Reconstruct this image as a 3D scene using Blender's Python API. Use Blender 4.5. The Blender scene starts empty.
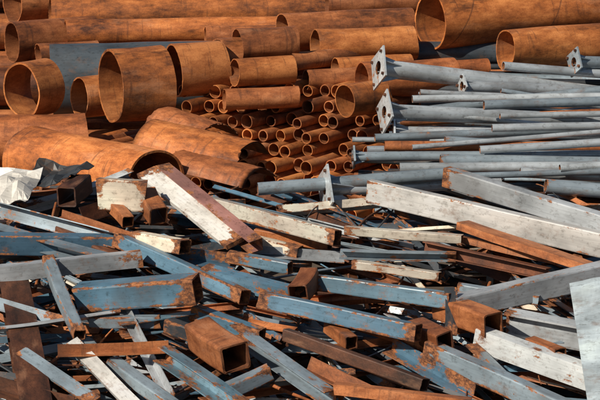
import bpy, math, random
from mathutils import Vector, noise
random.seed(11)
rnd=random.uniform
sc=bpy.context.scene
# profile of the scrap heap / stacks: height (m) against depth (m)
HP=[(-5.4,0),(-3.5,.46),(0,1.3),(1,1.45),(5,1.77),(7,1.9)]
def interp(P,y):
    if y<=P[0][0]: return P[0][1]
    for (a,b),(c,d) in zip(P,P[1:]):
        if y<=c: return b+(d-b)*(y-a)/(c-a)
    return P[-1][1]
H=lambda y:interp(HP,y)
def on(x,y,l): return Vector((x/100,y/100,H(y/100)+l))
# ---------------- materials
def N(nt,t,**k):
    n=nt.nodes.new(t)
    for a,b in k.items(): setattr(n,a,b)
    return n
def base(name,rough=.8,spec=.2):
    m=bpy.data.materials.new(name); m.use_nodes=True
    nt=m.node_tree; b=nt.nodes['Principled BSDF']
    b.inputs['Roughness'].default_value=rough
    b.inputs['Specular IOR Level'].default_value=spec
    return m,nt,b
def coords(nt):
    a=N(nt,'ShaderNodeAttribute',attribute_name='lc')
    t=N(nt,'ShaderNodeAttribute',attribute_name='tint')
    mu=N(nt,'ShaderNodeVectorMath',operation='SCALE'); mu.inputs['Scale'].default_value=37.0
    cb=N(nt,'ShaderNodeCombineXYZ')
    for i in range(3): nt.links.new(t.outputs['Fac'],cb.inputs[i])
    nt.links.new(cb.outputs[0],mu.inputs[0])
    ad=N(nt,'ShaderNodeVectorMath',operation='ADD')
    nt.links.new(a.outputs['Vector'],ad.inputs[0]); nt.links.new(mu.outputs[0],ad.inputs[1])
    return a,t,ad.outputs[0]
def noi(nt,vec,scale,detail=6,rough=.6,stretch=None):
    if stretch:
        mp=N(nt,'ShaderNodeMapping'); mp.inputs['Scale'].default_value=stretch
        nt.links.new(vec,mp.inputs[0]); vec=mp.outputs[0]
    n=N(nt,'ShaderNodeTexNoise'); n.inputs['Scale'].default_value=scale
    n.inputs['Detail'].default_value=detail; n.inputs['Roughness'].default_value=rough
    nt.links.new(vec,n.inputs['Vector']); return n.outputs['Fac']
def ramp(nt,f,stops):
    r=N(nt,'ShaderNodeValToRGB'); e=r.color_ramp.elements
    while len(e)<len(stops): e.new(.5)
    for i,(p,c) in enumerate(stops):
        e[i].position=p; e[i].color=(*c,1) if len(c)==3 else c
    nt.links.new(f,r.inputs[0]); return r.outputs[0]
def g(x): return (x,x,x)
def mix(nt,f,a,b,mode='MIX'):
    m=N(nt,'ShaderNodeMix',data_type='RGBA',blend_type=mode)
    for s,v in ((0,f),(6,a),(7,b)):
        if hasattr(v,'is_output'): nt.links.new(v,m.inputs[s])
        else: m.inputs[s].default_value=v if s==0 else (*v,1)
    return m.outputs[2]
def math_(nt,op,a,b=None,clamp=False):
    m=N(nt,'ShaderNodeMath',operation=op,use_clamp=clamp)
    for i,v in enumerate((a,b)):
        if v is None: continue
        if hasattr(v,'is_output'): nt.links.new(v,m.inputs[i])
        else: m.inputs[i].default_value=v
    return m.outputs[0]
def bump(nt,b,h,st,dist=.01):
    bp=N(nt,'ShaderNodeBump'); bp.inputs['Strength'].default_value=st; bp.inputs['Distance'].default_value=dist
    nt.links.new(h,bp.inputs['Height']); nt.links.new(bp.outputs[0],b.inputs['Normal'])
def rust(name,dark,mid,lite,spiral=False):
    m,nt,b=base(name,.65,.35)
    a,t,vec=coords(nt)
    n1=noi(nt,vec,1.4,4,.6,(.5,1,1)); n2=noi(nt,vec,9,5,.75,(.5,1.1,1.1))
    s=math_(nt,'ADD',math_(nt,'MULTIPLY',n1,.55),math_(nt,'MULTIPLY',n2,.45))
    c=ramp(nt,s,[(.35,dark),(.43,tuple((x+y)/2 for x,y in zip(dark,mid))),(.50,mid),(.61,lite)])
    g1=noi(nt,vec,2.6,5,.7,(.35,1,1))
    c=mix(nt,ramp(nt,g1,[(.30,g(.8)),(.41,g(0))]),c,(.04,.022,.016))
    c=mix(nt,ramp(nt,g1,[(.58,g(0)),(.74,g(.5))]),c,(.56,.30,.17))
    g3=noi(nt,vec,9,3,.6,(2.2,.25,.25))
    c=mix(nt,ramp(nt,g3,[(.30,g(.5)),(.42,g(0))]),c,(.06,.03,.02))
    n3=noi(nt,vec,70,2,.6)
    c=mix(nt,.5,c,ramp(nt,n3,[(.30,g(.5)),(.5,g(1))]),'MULTIPLY')
    tt=ramp(nt,t.outputs['Fac'],[(0,(.5,.44,.46)),(.35,(.82,.76,.75)),(.65,(1.05,1,.95)),(1,(1.25,1.1,1))])
    c=mix(nt,1,c,tt,'MULTIPLY')
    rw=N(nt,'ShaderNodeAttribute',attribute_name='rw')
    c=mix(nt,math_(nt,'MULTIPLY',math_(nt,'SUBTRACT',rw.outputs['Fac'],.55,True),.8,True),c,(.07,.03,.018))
    hh=math_(nt,'ADD',s,math_(nt,'MULTIPLY',n3,.3))
    if spiral:
        sp=N(nt,'ShaderNodeSeparateXYZ'); nt.links.new(a.outputs['Vector'],sp.inputs[0])
        an=math_(nt,'ARCTAN2',sp.outputs[1],sp.outputs[2])
        q=math_(nt,'FRACT',math_(nt,'ADD',math_(nt,'DIVIDE',sp.outputs[0],1.3),math_(nt,'DIVIDE',an,6.28318)))
        ln=math_(nt,'LESS_THAN',math_(nt,'ABSOLUTE',math_(nt,'SUBTRACT',q,.5)),.008)
        c=mix(nt,math_(nt,'MULTIPLY',ln,.5),c,(.06,.03,.02))
        hh=math_(nt,'ADD',hh,ln)
    nt.links.new(c,b.inputs['Base Color']); bump(nt,b,hh,.45,.009)
    nt.links.new(ramp(nt,g1,[(.3,g(.38)),(.6,g(.66))]),b.inputs['Roughness'])
    return m
def paint(name,col,rustiness=.5,rough=.45,metal=0,dirt=.6):
    m,nt,b=base(name,rough,.5)
    a,t,vec=coords(nt)
    v1=noi(nt,vec,2.2,4,.6,(.6,1,1)); v2=noi(nt,vec,22,5,.75,(.7,1,1)); r1=noi(nt,vec,6,7,.72,(.7,1,1))
    rc=ramp(nt,v2,[(.36,(.03,.014,.01)),(.48,(.16,.058,.024)),(.62,(.40,.15,.052))])
    k=ramp(nt,v1,[(.32,tuple(x*.6 for x in col)),(.5,col),(.68,tuple(min(.85,x*1.28+.02) for x in col))])
    d=ramp(nt,v2,[(.34,(.3,.27,.24)),(.46,(1,1,1))])
    k=mix(nt,dirt,k,d,'MULTIPLY')
    st=noi(nt,vec,60,2,.5,(.05,1,1))
    k=mix(nt,.3,k,ramp(nt,st,[(.3,g(.6)),(.5,g(1)),(.72,g(1.25))]),'MULTIPLY')
    g2=noi(nt,vec,1.3,4,.65)
    k=mix(nt,ramp(nt,g2,[(.52,g(0)),(.66,g(.6))]),k,tuple(x*.4+.03*y for x,y in zip(col,(1.5,1.1,.8))))
    tt=ramp(nt,t.outputs['Fac'],[(0,(.6,.6,.62)),(1,(1.2,1.17,1.12))])
    k=mix(nt,1,k,tt,'MULTIPLY')
    rw=N(nt,'ShaderNodeAttribute',attribute_name='rw')
    f=math_(nt,'ADD',math_(nt,'MULTIPLY',r1,.75),math_(nt,'MULTIPLY',v2,.3))
    f=math_(nt,'ADD',f,math_(nt,'MULTIPLY',rw.outputs['Fac'],.34))
    f=ramp(nt,f,[(.705-.10*rustiness,g(0)),(.745-.10*rustiness,g(1))])
    c=mix(nt,ramp(nt,r1,[(.54,g(0)),(.66,g(.45))]),k,(.19,.095,.05))
    c=mix(nt,f,c,rc)
    nt.links.new(c,b.inputs['Base Color'])
    if metal: nt.links.new(ramp(nt,f,[(0,g(metal)),(1,g(0))]),b.inputs['Metallic'])
    nt.links.new(ramp(nt,f,[(0,g(rough)),(1,g(.85))]),b.inputs['Roughness'])
    bump(nt,b,math_(nt,'ADD',math_(nt,'MULTIPLY',v1,.8),math_(nt,'MULTIPLY',f,.25)),.35,.006)
    return m
M={}
M['rust']=rust('rust_orange',(.075,.028,.014),(.39,.132,.038),(.63,.25,.08))
M['rusts']=rust('rust_orange_spiral_weld',(.075,.028,.014),(.39,.132,.038),(.63,.25,.08),True)
M['rust2']=rust('rust_brown',(.055,.023,.013),(.29,.10,.036),(.50,.195,.075))
M['rustd']=rust('rust_dark',(.018,.011,.008),(.10,.04,.021),(.21,.085,.042))
M['slate']=paint('slate_coating',(.06,.075,.09),.15,.4)
M['galv']=paint('galvanised_grey',(.50,.545,.58),.35,.34,.35,.5)
M['galv2']=paint('galvanised_blue_grey',(.26,.315,.36),.55,.36,.3,.5)
M['white']=paint('white_paint',(.80,.77,.71),.25,.5,0,.5)
M['cream']=paint('cream_paint',(.72,.63,.51),.85)
M['pink']=paint('red_primer',(.38,.18,.15),.5)
M['blue']=paint('blue_paint',(.09,.18,.26),.85,.4)
M['lblue']=paint('light_blue_paint',(.17,.29,.37),.75,.4)
M['bgrey']=paint('blue_grey_paint',(.23,.29,.34),.6,.36,.15,.5)
M['lgrey']=paint('light_grey_paint',(.54,.57,.59),.3,.36,.15,.5)
M['dgrey']=paint('dark_steel',(.035,.04,.047),.6)
M['panel']=paint('pale_blue_sheet',(.56,.65,.70),.3,.4,0,.5)
# ---------------- mesh builder
class MB:
    def __init__(s): s.v=[];s.f=[];s.m=[];s.s=[];s.rw=[];s.lc=[];s.t=[]
    def add(s,vs,fs,mat,smooth,rw,lc,t):
        o=len(s.v); s.v+=vs; s.f+=[tuple(i+o for i in f) for f in fs]
        s.m+=[mat]*len(fs); s.s+=[smooth]*len(fs); s.rw+=rw; s.lc+=lc; s.t+=[t]*len(vs)
    def make(s,name,origin=None):
        o=Vector(origin) if origin is not None else (Vector(s.v[0]) if s.v else Vector())
        me=bpy.data.meshes.new(name); me.from_pydata([tuple(Vector(p)-o) for p in s.v],[],s.f)
        used=sorted(set(s.m))
        for k in used: me.materials.append(M[k])
        ix={k:i for i,k in enumerate(used)}
        me.polygons.foreach_set('material_index',[ix[k] for k in s.m])
        me.polygons.foreach_set('use_smooth',s.s)
        a=me.attributes.new('rw','FLOAT','POINT'); a.data.foreach_set('value',s.rw)
        a=me.attributes.new('tint','FLOAT','POINT'); a.data.foreach_set('value',s.t)
        a=me.attributes.new('lc','FLOAT_VECTOR','POINT'); a.data.foreach_set('vector',[c for p in s.lc for c in p])
        me.update()
        ob=bpy.data.objects.new(name,me); ob.location=o; sc.collection.objects.link(ob); return ob
def frame(d,roll=0):
    d=d.normalized(); up=Vector((0,0,1))
    if abs(d.z)>.95: up=Vector((0,1,0))
    a=d.cross(up).normalized(); b=a.cross(d).normalized()
    c,s=math.cos(roll),math.sin(roll)
    return a*c+b*s, b*c-a*s
def sweep(mb,p0,p1,outer,inner,mat,roll=0,n=10,bend=0,dent=0,cut=0,smooth=False,taper=1.0,tint=None,closed=True,rustend=None,edge=None,corr=0,jagk=.06,capw=1):
    p0=Vector(p0);p1=Vector(p1);L=(p1-p0).length;d=(p1-p0)/L
    a,b=frame(d,roll); tint=random.random() if tint is None else tint
    sd=Vector((rnd(0,90),rnd(0,90),rnd(0,90)))
    re=[rustend if rustend is not None else rnd(.1,1.1) for _ in (0,1)]; rl=[rnd(.05,.3),rnd(.05,.3)]
    ts=[0,min(.03/L,.1)]+[i/n for i in range(1,n)]+[1-min(.03/L,.1),1]
    ts=sorted(set(ts))
    ba=rnd(-1,1)*bend;bb=-rnd(-.6,1)*bend*.5
    ca=rnd(-cut,cut);cb=rnd(-cut,cut);ca2=rnd(-cut,cut);cb2=rnd(-cut,cut)
    def ring(loop,t):
        vs=[];ls=[];k=1+(taper-1)*t;s4=4*t*(1-t)
        if corr:k*=1+corr*math.sin(t*L*70)
        for (x,y) in loop:
            x*=k;y*=k
            p=p0+d*(L*t)+a*(x+ba*s4)+b*(y+bb*s4)
            if dent:
                q=sd+Vector((t*L*1.3,x*3,y*3)); w=noise.noise_vector(q)*dent
                p+=a*w.x+b*w.y
            if t<1e-6 or t>1-1e-6:
                jag=noise.noise(sd+Vector((x*30,y*30,t*9)))
                p+=d*((x*ca+y*cb) if t<.5 else (x*ca2+y*cb2)) + d*jag*jagk*cut
            vs.append(p); ls.append((t*L,x,y))
        return vs,ls
    def rwt(t,m):
        e0=t*L;e1=(1-t)*L
        v=max(re[0]*max(0,1-e0/rl[0]),re[1]*max(0,1-e1/rl[1]))
        return [v+(edge[j]*(.5+.9*noise.noise(sd+Vector((t*L*2.5,j*.7,0)))) if edge else 0) for j in range(m)]
    def skin(loop,flip):
        V=[];Lc=[];R=[];F=[];m=len(loop)
        for t in ts:
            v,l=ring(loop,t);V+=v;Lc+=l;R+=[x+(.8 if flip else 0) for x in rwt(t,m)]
        for i in range(len(ts)-1):
            for j in range(m if closed else m-1):
                A=i*m+j;B=i*m+(j+1)%m;C=B+m;D=A+m
                F.append((A,D,C,B) if flip else (A,B,C,D))
        mb.add(V,F,mat,smooth,R,Lc,tint)
    skin(outer,False)
    m=len(outer)
    if inner:
        skin(inner,True)
        for t in (0,1):
            v,l=ring(outer,t);v2,l2=ring(inner,t)
            F=[]
            for j in range(m if closed else m-1):
                q=(j+1)%m
                F.append((j,j+m,q+m,q) if t==0 else (j,q,q+m,j+m))
            mb.add(v+v2,F,mat,False,[capw]*(2*m),l+l2,tint)
        if not closed:
            for j in (0,m-1):
                V=[];Lc=[]
                for t in ts:
                    v,l=ring([outer[j],inner[j]],t);V+=v;Lc+=l
                F=[(2*i,2*i+1,2*i+3,2*i+2) for i in range(len(ts)-1)]
                mb.add(V,F,mat,False,[capw]*len(V),Lc,tint)
    else:
        for t in (0,1):
            v,l=ring(outer,t); F=[tuple(range(m))] if t==1 else [tuple(reversed(range(m)))]
            mb.add(v,F,mat,False,[capw]*m,l,tint)
def circ(r,n=48,oval=0,a0=0,a1=2*math.pi,full=True):
    k=n if full else n+1
    return [((1+oval)*r*math.cos(a0+(a1-a0)*i/n),(1-oval)*r*math.sin(a0+(a1-a0)*i/n)) for i in range(k)]
def rbox(w,h,r):
    P=[];E=[]
    C=((w/2-r,h/2-r,0),(-w/2+r,h/2-r,90),(-w/2+r,-h/2+r,180),(w/2-r,-h/2+r,270))
    for q in range(4):
        cx,cy,s=C[q]
        for a in (0,45,90):
            A=math.radians(s+a);P.append((cx+r*math.cos(A),cy+r*math.sin(A)));E.append(.6)
        x0,y0=P[-1];nx,ny,ns=C[(q+1)%4];A=math.radians(ns);x1,y1=nx+r*math.cos(A),ny+r*math.sin(A)
        for f in (.12,.5,.88): P.append((x0+(x1-x0)*f,y0+(y1-y0)*f));E.append(0)
    return P,E
def pipe(mb,p0,p1,r,mat,wall=None,n=48,oval=None,taper=1,dent=.01,seg=10,cut=.04,tint=None):
    wall=wall or max(.008,r*.065); oval=rnd(-.03,.03) if oval is None else oval
    sweep(mb,p0,p1,circ(r,n,oval),circ(r-wall,n,oval),mat,0,seg,0,dent,cut,True,taper,tint=tint,rustend=rnd(-.3,.4),jagk=.05,capw=.2)
def tube(mb,p0,p1,w,h,mat,roll=0,bend=.03,dent=.008,wall=None,cut=.15):
    wall=wall or max(.007,min(w,h)*.07); r=min(w,h)*.1
    o,E=rbox(w,h,r);i,_=rbox(w-2*wall,h-2*wall,r*.6)
    sweep(mb,p0,p1,o,i,mat,roll,10,bend,dent,cut,edge=E)
def channel(mb,p0,p1,w,h,mat,roll=0,bend=.03):
    t=max(.008,h*.07)
    P=[(-w/2,-h/2),(w/2,-h/2),(w/2,-h/2+t),(-w/2+t,-h/2+t),(-w/2+t,h/2-t),(w/2,h/2-t),(w/2,h/2),(-w/2,h/2)]
    sweep(mb,p0,p1,P,None,mat,roll,10,bend,.006,.1,edge=[.3,.5,.5,.2,.2,.5,.5,.3])
def angle(mb,p0,p1,w,h,mat,roll=0,bend=.03):
    t=max(.007,h*.08)
    P=[(-w/2,-h/2),(w/2,-h/2),(w/2,-h/2+t),(-w/2+t,-h/2+t),(-w/2+t,h/2),(-w/2,h/2)]
    sweep(mb,p0,p1,P,None,mat,roll,10,bend,.006,.1,edge=[.2,.5,.5,.1,.5,.5])
def ibeam(mb,p0,p1,w,h,mat,roll=0,bend=.02):
    t=max(.009,h*.08);s=t*.5
    P=[(-w/2,-h/2),(w/2,-h/2),(w/2,-h/2+t),(s,-h/2+t),(s,h/2-t),(w/2,h/2-t),(w/2,h/2),(-w/2,h/2),(-w/2,h/2-t),(-s,h/2-t),(-s,-h/2+t),(-w/2,-h/2+t)]
    sweep(mb,p0,p1,P,None,mat,roll,10,bend,.006,.1)
def plate(mb,p0,p1,w,h,mat,roll=0,bend=.04):
    sweep(mb,p0,p1,[(-w/2,-h/2),(0,-h/2),(w/2,-h/2),(w/2,h/2),(0,h/2),(-w/2,h/2)],None,mat,roll,10,bend,.01,.15,edge=[.4,0,.4,.4,0,.4])
def rod(mb,p0,p1,r,mat,bend=.1):
    sweep(mb,p0,p1,circ(r,8),None,mat,0,12,bend,.05,0,True)
KIND={'tube':(tube,'square_steel_tube'),'box':(tube,'steel_box_beam'),'chan':(channel,'steel_channel_beam'),
      'ang':(angle,'steel_angle_bar'),'ib':(ibeam,'steel_i_beam'),'flat':(plate,'flat_steel_bar')}
# x, y, z of the open left end (m), radius, length, heading, pitch, finish
PIPES=[
(-3.37,5.4,1.71,.339,.42,50,0,'rust'),(-3.15,6.9,1.56,.47,2.8,8,0,'slate'),(-2.72,5.9,1.54,.258,.45,26,0,'rust'),
(-2.28,5.3,1.78,.434,.66,22,0,'rust'),(-1.53,5.5,1.94,.339,.60,24,0,'rust'),(-1.01,5.9,1.98,.282,.35,24,0,'rust2'),
(-.76,5.8,2.20,.208,.75,22,0,'rust2'),(-.79,5.3,1.94,.169,.75,20,0,'rust'),(-.90,4.9,1.68,.131,.9,14,0,'rust2'),
(-.22,7.0,2.19,.241,1.75,18,0,'rust2'),(.19,6.4,2.09,.212,1.3,16,0,'rust'),(.36,8.6,2.34,.173,1.4,12,0,'rust2'),
(1.65,7.0,2.33,.367,5,26,0,'rusts'),(2.53,6.1,2.10,.26,4,22,0,'rust'),(.91,6.9,1.94,.152,2.2,10,-2,'slate'),
(.75,5.4,1.83,.218,1.2,20,0,'rust2'),(.53,4.55,1.73,.20,.55,38,0,'rust'),(.07,5.6,1.80,.134,1.0,20,0,'rust2'),
(.43,5.9,1.90,.123,1.0,20,0,'rust'),(-.12,5.9,1.98,.111,1.0,35,0,'rust2'),(1.18,6.0,1.84,.11,1.2,16,0,'rust2'),
(-3.40,9.3,2.07,.286,5.0,9,0,'rust'),(-3.10,8.4,1.98,.172,3.4,7,0,'rust'),(-3.81,8.3,1.87,.264,1.2,32,0,'rust2'),
(-3.94,9.6,2.20,.274,1,30,0,'rust2'),(-3.40,7.7,1.78,.156,.8,20,0,'rust2'),(-3.96,5.0,1.15,.322,1.4,6,0,'rust2'),
(-1.24,8.0,1.97,.143,2.0,12,0,'rust2'),(-1.9,7.2,1.72,.3,1.9,14,0,'rust2'),
]
for (x,y,z,r,L,th,pi,mt) in PIPES:
    p=Vector((x,y,z)); t=math.radians(th);q=math.radians(pi)
    p1=p+Vector((math.cos(t)*math.cos(q),math.sin(t)*math.cos(q),math.sin(q)))*L
    mb=MB(); pipe(mb,p,p1,r,mt,n=72,seg=16,dent=.025 if r>.2 else .012,cut=.08,tint=rnd(.3,1),oval=rnd(-.035,.035))
    mb.make('rusty_steel_pipe' if mt!='slate' else 'coated_steel_pipe',p)
p=Vector((-1.59,2.5,1.13));q=Vector((-3.16,4.3,1.07))
mb=MB(); pipe(mb,p,q,.40,'rust',n=72,dent=.025,wall=.026,tint=.95); mb.make('large_culvert_pipe',p)
def shell(p,q,r,a0,a1,mt,roll,jk=.12):
    mb=MB(); sweep(mb,p,q,circ(r,36,.05,math.radians(a0),math.radians(a1),False),circ(r-.014,36,.05,math.radians(a0),math.radians(a1),False),mt,roll,60,.02,.02,.35,True,closed=False,corr=.006,jagk=jk,tint=.85)
    mb.make('torn_pipe_shell',p)
shell((-1.73,3.9,1.24),(-.56,3.1,1.12),.40,5,150,'rust',0)
shell((-1.38,3.2,1.10),(-.46,2.6,.99),.33,20,140,'rust2',.1)
shell((-1.55,4.6,1.30),(-.95,3.9,1.22),.36,10,130,'rust2',.3)
def bundle(x0,y0,z0,nx,nz,r,th,lean,L,mats,skip=.03):
    mb=MB(); t=math.radians(th);A=Vector((math.cos(t),math.sin(t),0))
    for k in range(nz):
        for i in range(nx):
            if random.random()<skip: continue
            rr=r*rnd(.76,1.0)
            j=k*lean+rnd(-.14,.14)
            P=Vector((x0+(i+.5*(k%2))*2*r/math.sin(t)-k*lean*math.cos(t),y0,z0+k*r*1.75-(r-rr)))+A*j
            t2=t+rnd(-.04,.04)
            pipe(mb,P,P+Vector((math.cos(t2),math.sin(t2),0))*(L+rnd(-.2,.2)),rr,random.choice(mats),n=28,seg=4,wall=r*rnd(.09,.16),dent=.004,tint=rnd(.2,1))
    return mb.make('small_pipe_bundle')
bundle(-1.42,4.0,.50,13,9,.086,56,.21,1.6,['rust2','rust2','rust','rust'])
bundle(-2.85,5.0,.93,7,2,.08,55,.1,1.2,['rust2','rust'])
bundle(-.28,6.1,1.35,3,4,.085,40,.1,1.2,['rust2','rust'])
TP=[(4.6,.6),(6,1.0),(8,1.5),(9.3,1.75),(10.4,2.55),(15,3.1)]
mb=MB();y=5.2
while y<14:
    z=.27
    while z+.27<interp(TP,y):
        x=rnd(-9,-7)
        while x<7:
            L=rnd(3,5.5);r=rnd(.2,.27);t=math.radians(rnd(3,8))
            p=Vector((x,y+(x*.07),z));pipe(mb,p,p+Vector((math.cos(t)*L,math.sin(t)*L*.6,0)),r,random.choice(['rust','rust2','rust2','slate' if x>1 else 'rust2']),n=32,seg=6)
            x+=L+rnd(.1,.5)
        z+=.5
    y+=.56
mb.make('rusty_pipe_stack')
# poles: butt end x,y (cm) on the stack + lift, far end x,z (cm), run-back in depth, radius cm, finish, flange cm, taper
def pole(x,y,l,x2,z2,dy,r,mt,flange=0,taper=.8):
    a=on(x,y,l);b=Vector((x2/100,a.y+dy,z2/100));r=r*.0110
    mb=MB();pipe(mb,a,b,r,mt,n=28,seg=14,taper=taper,dent=.004,wall=r*.1,tint=rnd(.5,1))
    if flange:
        d=(b-a).normalized();s=flange*.0116;rl=rnd(.5,1.0);A,B=frame(d,rl)
        sq=[];ho=[]
        for i in range(32):
            an=2*math.pi*i/32+math.pi/4; cx,cy=math.cos(an),math.sin(an);k=1/max(abs(cx),abs(cy))
            sq.append((cx*k*s,cy*k*s));ho.append((cx*r*.75,cy*r*.75))
        sweep(mb,a-d*.02,a,sq,ho,mt,rl,2,0,0,0,False,rustend=0,capw=.2,tint=.85)
        for i in range(4):
            an=math.pi/4+i*math.pi/2
            dr=A*math.cos(an)+B*math.sin(an)
            bp=a+dr*s*1.05
            sweep(mb,bp-d*.045,bp+d*.01,circ(.018,8),None,'rustd',0,1)
            dr=A*math.cos(an+.785)+B*math.sin(an+.785)
            o=a+dr*r*.8;e=a+dr*s*.95;f=a+dr*r*.8+d*s*1.5;w=dr.cross(d)*.006
            V=[o-w,e-w,f-w,o+w,e+w,f+w]
            mb.add(V,[(0,1,2),(5,4,3),(0,3,4,1),(1,4,5,2),(2,5,3,0)],mt,False,[.1]*6,[tuple(x-a) for x in V],.8)
    mb.make('street_lamp_pole' if flange else 'galvanised_steel_pole',a)
POLES=[
(93,439,.42,411,162,1.0,10,'galv',17,.75),(95,282,.3,402,160,1.0,8.2,'galv',16,.8),
(191,442,.2,407,173,.7,6.5,'galv',9,.8),(330,521,.3,517,191,.8,7,'galv2',12,.9),
(127,341,.3,389,191,.4,4,'galv',0,1),(204,290,.36,404,197,.3,5,'galv2',0,1),
(242,499,.3,436,184,.5,5,'galv',0,1),(209,233,.25,395,181,.2,4,'galv',0,1),
(91,196,.15,389,164,.15,5,'rust2',0,1),(58,163,.12,365,159,.3,5,'galv2',8,.9),
(105,277,.1,378,163,.1,5,'galv',9,.9),(-43,48,.14,154,161,.3,6,'galv2',0,1),
(27,56,.10,208,147,.5,6,'galv',18,1),(149,159,.1,384,154,.1,6,'galv2',0,.9),
(229,105,.12,377,146,.12,5,'galv',0,1),(191,162,.2,385,178,.2,4,'galv',0,1),
(113,335,.05,407,182,.05,4,'rust2',0,1),(252,68,.1,371,138,.1,7,'galv2',0,1),
(105,135,.08,317,156,.08,5,'galv',0,1),(150,389,.05,406,198,.3,5,'galv2',0,1),
(156,202,.2,393,154,.3,4,'galv2',0,1),(220,265,.3,400,187,.3,3,'galv',0,1),(139,413,.2,422,171,.3,3,'galv',0,1),
(82,248,.1,332,172,.3,4,'galv2',0,1),(269,93,.2,419,167,.3,4,'galv',0,1),(175,84,.15,374,160,.2,3,'galv2',0,1),
(160,300,.22,400,152,.5,2.5,'galv',0,1),(120,180,.18,390,182,.5,2.5,'galv',0,1),(230,380,.3,420,160,.4,2.5,'galv2',0,1),
]
for P in POLES: pole(*P)
mb=MB()
for i in range(320):
    y=rnd(1.2,6.6);x=rnd(1.0,5.5) if y>3.3 else rnd(.5,5)
    L=rnd(2.5,4.5);t=math.radians(rnd(-12,12));r=rnd(.015,.055)
    dz=rnd(.03,.5) if i>130 else rnd(-.02,.1)
    a=Vector((x,y,H(y)-dz-.05));b=a+Vector((math.cos(t)*L,math.sin(t)*L,0));b.z=H(b.y)-dz-.05
    pipe(mb,a,b,r,random.choice(['galv','galv','galv2','galv2','rust2','bgrey','dgrey']),n=14,seg=3,taper=rnd(.7,1),wall=r*.12,dent=.004)
mb.make('steel_pole_stack')
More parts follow.
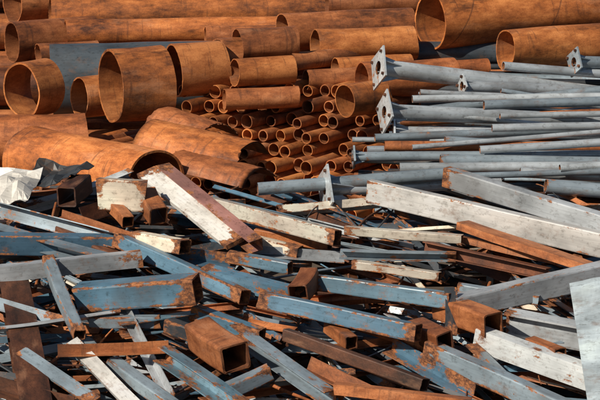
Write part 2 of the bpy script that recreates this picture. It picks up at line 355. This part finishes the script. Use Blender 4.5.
# beams lying on the heap: section, finish, end A x,y (cm) + lift (m), end B x,y + lift, width, depth of section (cm), roll
BEAMS=[
('box','white',70,26,.20,333,-131,.25,14,25,4),('box','lgrey',148,35,.32,343,-121,.34,12,22,-6),
('tube','cream',-110,8,.18,36,-105,.30,14,17,10),('flat','white',-157,53,.3,-62,-102,.24,22,5,-20),
('chan','pink',-140,59,.3,-42,-111,.25,16,14,-10),('box','cream',-199,-17,.34,-153,-22,.34,18,34,5),
('tube','rustd',-233,-7,.26,-221,40,.22,22,22,3),('tube','rust2',-139,-47,.25,-153,-2,.25,20,20,3),
('ang','rustd',-212,-31,.2,-189,-13,.2,18,18,20),
('chan','bgrey',-329,-5,.20,-174,-96,.22,12,16,20),('box','blue',-176,-92,.22,-51,-196,.16,14,15,10),
('box','blue',-329,-90,.18,-160,-89,.15,14,22,-8),('chan','lgrey',-309,-170,.24,-150,-138,.26,14,16,180),
('box','blue',-203,-203,.20,-93,-240,.46,24,27,-6),('tube','cream',-160,-83,.2,-109,-132,.34,16,15,5),
('chan','blue',-90,-153,.2,3,-207,.22,14,15,170),('tube','lblue',-69,-121,.2,-9,-145,.2,12,12,0),
('ang','blue',-144,-113,.2,-62,-125,.16,12,14,-10),('box','blue',-35,-221,.26,105,-302,.36,14,17,8),
('box','lblue',7,-180,.24,138,-239,.34,14,16,5),('tube','rust2',129,-304,.28,104,-261,.2,20,20,8),
('tube','rust2',-2,-225,.34,9,-182,.3,19,19,5),('flat','dgrey',136,-236,.45,136,-258,.12,12,4,5),
('box','lgrey',139,-236,.26,331,-146,.26,18,23,0),('tube','bgrey',147,-185,.2,221,-208,.2,10,10,0),
('tube','rust2',173,-283,.34,129,-220,.2,23,23,4),('ib','lgrey',188,-242,.16,312,-290,.16,18,24,-5),
('flat','rust2',159,-55,.2,276,-145,.2,24,8,5),('ib','rust2',120,-102,.2,234,-149,.16,18,12,10),
('flat','rust2',137,-53,.1,249,-112,.1,20,6,10),('tube','cream',44,-62,.18,157,-81,.18,10,9,0),
('chan','bgrey',38,-117,.2,149,-123,.2,10,9,0),('tube','cream',50,-127,.15,132,-153,.15,9,9,0),
('tube','rust2',-56,-346,.36,-90,-272,.2,28,28,12),('ib','rustd',-272,-149,.1,-223,-405,.12,30,18,0),
('tube','bgrey',-237,-158,.34,-197,-286,.26,12,12,0),('ang','rust2',-213,-322,.3,-116,-315,.3,10,10,0),
('flat','white',-203,-292,.22,-122,-431,.22,14,5,-25),('chan','lblue',-122,-318,.26,-42,-411,.2,16,16,8),
('tube','bgrey',-166,-313,.15,-93,-410,.15,14,12,0),('tube','rustd',-13,-274,.2,108,-362,.2,12,12,10),
('ang','rust2',4,-322,.2,85,-400,.2,16,14,20),('flat','rust2',30,-385,.3,144,-412,.3,16,10,5),
('box','bgrey',114,-297,.18,233,-408,.18,14,20,0),('chan','lgrey',160,-274,.18,270,-350,.14,14,22,175),
('ang','blue',79,-273,.1,148,-355,.1,14,14,0),('tube','dgrey',-119,-256,.2,-61,-294,.2,14,14,0),
('chan','bgrey',-59,-265,.2,26,-383,.2,14,14,0),('tube','blue',-96,-221,.15,-34,-266,.15,14,14,0),
('ang','rustd',-270,-351,.15,-197,-387,.15,16,14,0),('tube','bgrey',-192,-234,.12,-128,-234,.12,12,12,0),
('ang','lgrey',-58,-87,.1,43,-104,.1,10,10,0),('tube','rustd',-236,-49,.1,-173,-112,.1,16,16,0),
('chan','lblue',-164,-245,.1,-92,-223,.1,14,14,0),('chan','bgrey',152,-282,.1,190,-368,.1,14,14,0),
('tube','cream',-88,-49,.1,0,-91,.1,12,12,0),('tube','rust2',27,-227,.15,117,-282,.15,12,12,0),
('tube','rust2',-44,-45,.08,29,-75,.08,12,10,0),
('chan','bgrey',-314,-49,.16,-181,-133,.2,12,14,-15),('ang','rust2',-235,-53,.3,-166,-90,.25,8,8,0),
('ang','bgrey',-291,-208,.2,-216,-250,.2,10,12,20),('flat','lgrey',-280,-265,.2,-165,-231,.2,12,3,30),
('ang','lgrey',-167,-198,.15,-112,-374,.15,8,10,10),('flat','bgrey',-248,-305,.2,-175,-390,.2,14,3,-20),
('tube','rust2',46,-292,.22,27,-246,.14,13,13,0),('tube','rust2',-168,-62,.26,-187,-13,.2,13,13,0),
('tube','bgrey',-26,-347,.24,-65,-362,.14,14,14,0),('tube','rust2',230,-315,.22,206,-278,.14,14,14,0),
('tube','rust2',95,-184,.12,75,-157,.08,12,12,0),
]
for (kd,mt,x1,y1,l1,x2,y2,l2,w,h,roll) in BEAMS:
    a=on(x1,y1,l1);b=on(x2,y2,l2)
    fn,nm=KIND[kd];mb=MB();fn(mb,a,b,w*.0093,h*.0093,mt,math.radians(roll),bend=.012)
    mb.make(nm,a)
mb=MB();fk=[tube,tube,channel,angle,angle,channel,ibeam,plate,plate]
fm=['blue','blue','bgrey','bgrey','dgrey','dgrey','rustd','rustd','rust2','rust2','lgrey','galv2','cream','blue','slate']
for i in range(950):
    x=rnd(-5,5);y=rnd(-5.2,.9);L=rnd(.5,2.4)
    t=math.radians(random.gauss(-25,32))
    top=i<300
    dz=rnd(.02,.14) if top else rnd(.18,.7)
    w=rnd(.03,.11);h=rnd(.03,.11);D=Vector((math.cos(t),math.sin(t),0))*L/2
    a=Vector((x,y,0))-D;b=Vector((x,y,0))+D
    if max(a.y,b.y)>1.2: continue
    a.z=max(.08,H(a.y)-dz+rnd(-.1,.12));b.z=max(.08,H(b.y)-dz+rnd(-.1,.12))
    f=random.choice(fk)
    if f is plate:h=.012
    f(mb,a,b,w,h,random.choice(fm),rnd(-1.2,1.2))
for i in range(110):
    x=rnd(-4,4);y=rnd(-4.5,.8);L=rnd(.5,1.8);t=math.radians(rnd(-180,180));D=Vector((math.cos(t),math.sin(t),0))*L/2
    a=Vector((x,y,0))-D;b=a+2*D
    if max(a.y,b.y)>1.2: continue
    a.z=H(a.y)+rnd(-.05,.08);b.z=H(b.y)+rnd(-.05,.08)
    rod(mb,a,b,rnd(.006,.014),random.choice(['rustd','rust2','dgrey','bgrey']))
for i in range(80):
    x=rnd(-4.5,-1.3);y=rnd(.9,2.0);L=rnd(.4,1.2);t=rnd(-1,1);D=Vector((math.cos(t),math.sin(t),0))*L/2
    a=Vector((x,y,1.3-rnd(0,.6)))-D;b=a+2*D;a.z+=rnd(-.1,.15)
    random.choice(fk)(mb,a,b,rnd(.05,.14),rnd(.03,.1),random.choice(['rustd','dgrey','cream','bgrey','rust2']),rnd(-1,1))
mb.make('scrap_steel_heap')
def sheet(name,pts,mt,amp,n=16,fr=3.1):
    mb=MB();V=[];Lc=[];A,B,C,D=[Vector(p) for p in pts];nm=(B-A).cross(D-A).normalized()
    for side in (0,.006):
        for i in range(n+1):
            for j in range(n+1):
                s,t=i/n,j/n;p=A.lerp(B,s).lerp(D.lerp(C,s),t)
                V.append(p+nm*(noise.noise(p*fr)*amp+abs(noise.noise(p*fr*2+Vector((4,4,4))))*amp-side));Lc.append(((B-A).length*s,(D-A).length*t,side))
    F=[];m=n+1;o=m*m
    for i in range(n):
        for j in range(n):
            a=i*m+j;F.append((a,a+m,a+m+1,a+1));F.append((a+o+1,a+m+1+o,a+m+o,a+o))
    for i in range(n):
        for (a,b) in ((i*m,(i+1)*m),(i*m+n,(i+1)*m+n),(i,i+1),(n*m+i,n*m+i+1)): F.append((a,b,b+o,a+o))
    mb.add(V,F,mt,False,[0]*len(V),Lc,.6);return mb.make(name)
sheet('sheet_metal_panel',[on(242,-439,.35),on(284,-439,.35),on(298,-216,.5),on(245,-237,.5)],'panel',.01)
sheet('crumpled_sheet_metal',[on(-318,-18,.2),on(-272,-20,.25),on(-261,53,.3),on(-329,74,.3)],'white',.16,9,2.6)
sheet('crumpled_sheet_metal',[on(-283,29,.2),on(-232,23,.25),on(-210,65,.3),on(-268,83,.3)],'dgrey',.14,8,2.4)
m,nt,b=base('yard_dirt',.95,.1);tc=N(nt,'ShaderNodeTexCoord');n=noi(nt,tc.outputs['Object'],.8,10,.7)
nt.links.new(ramp(nt,n,[(.3,(.06,.045,.035)),(.7,(.17,.13,.10))]),b.inputs['Base Color']);bump(nt,b,n,.6,.05)
me=bpy.data.meshes.new('ground');gs=600;me.from_pydata([(-gs,-gs,0),(gs,-gs,0),(gs,gs,0),(-gs,gs,0)],[],[(0,1,2,3)]);me.materials.append(m)
sc.collection.objects.link(bpy.data.objects.new('ground',me))
S=Vector((-.58,-.54,.61)).normalized()
w=bpy.data.worlds.new('World');sc.world=w;w.use_nodes=True;nt=w.node_tree
sk=nt.nodes.new('ShaderNodeTexSky');sk.sky_type='NISHITA';sk.sun_disc=False;sk.sun_elevation=math.asin(S.z);sk.sun_rotation=math.atan2(S.x,S.y)
bg=nt.nodes['Background'];bg.inputs[1].default_value=.05;nt.links.new(sk.outputs[0],bg.inputs[0])
l=bpy.data.lights.new('sun','SUN');l.energy=5;l.angle=math.radians(.5);l.color=(1,.93,.81)
lo=bpy.data.objects.new('sun',l);lo.rotation_euler=S.to_track_quat('Z','Y').to_euler();lo.location=(-20,-20,30);sc.collection.objects.link(lo)
c=bpy.data.cameras.new('camera');co=bpy.data.objects.new('camera',c);sc.collection.objects.link(co);sc.camera=co
c.lens=150;c.sensor_width=36;c.clip_end=2000;co.location=(0,-24.4537,6.6978);co.rotation_euler=(math.radians(78),0,0)
sc.view_settings.view_transform='Standard';sc.view_settings.look='None';sc.view_settings.exposure=0
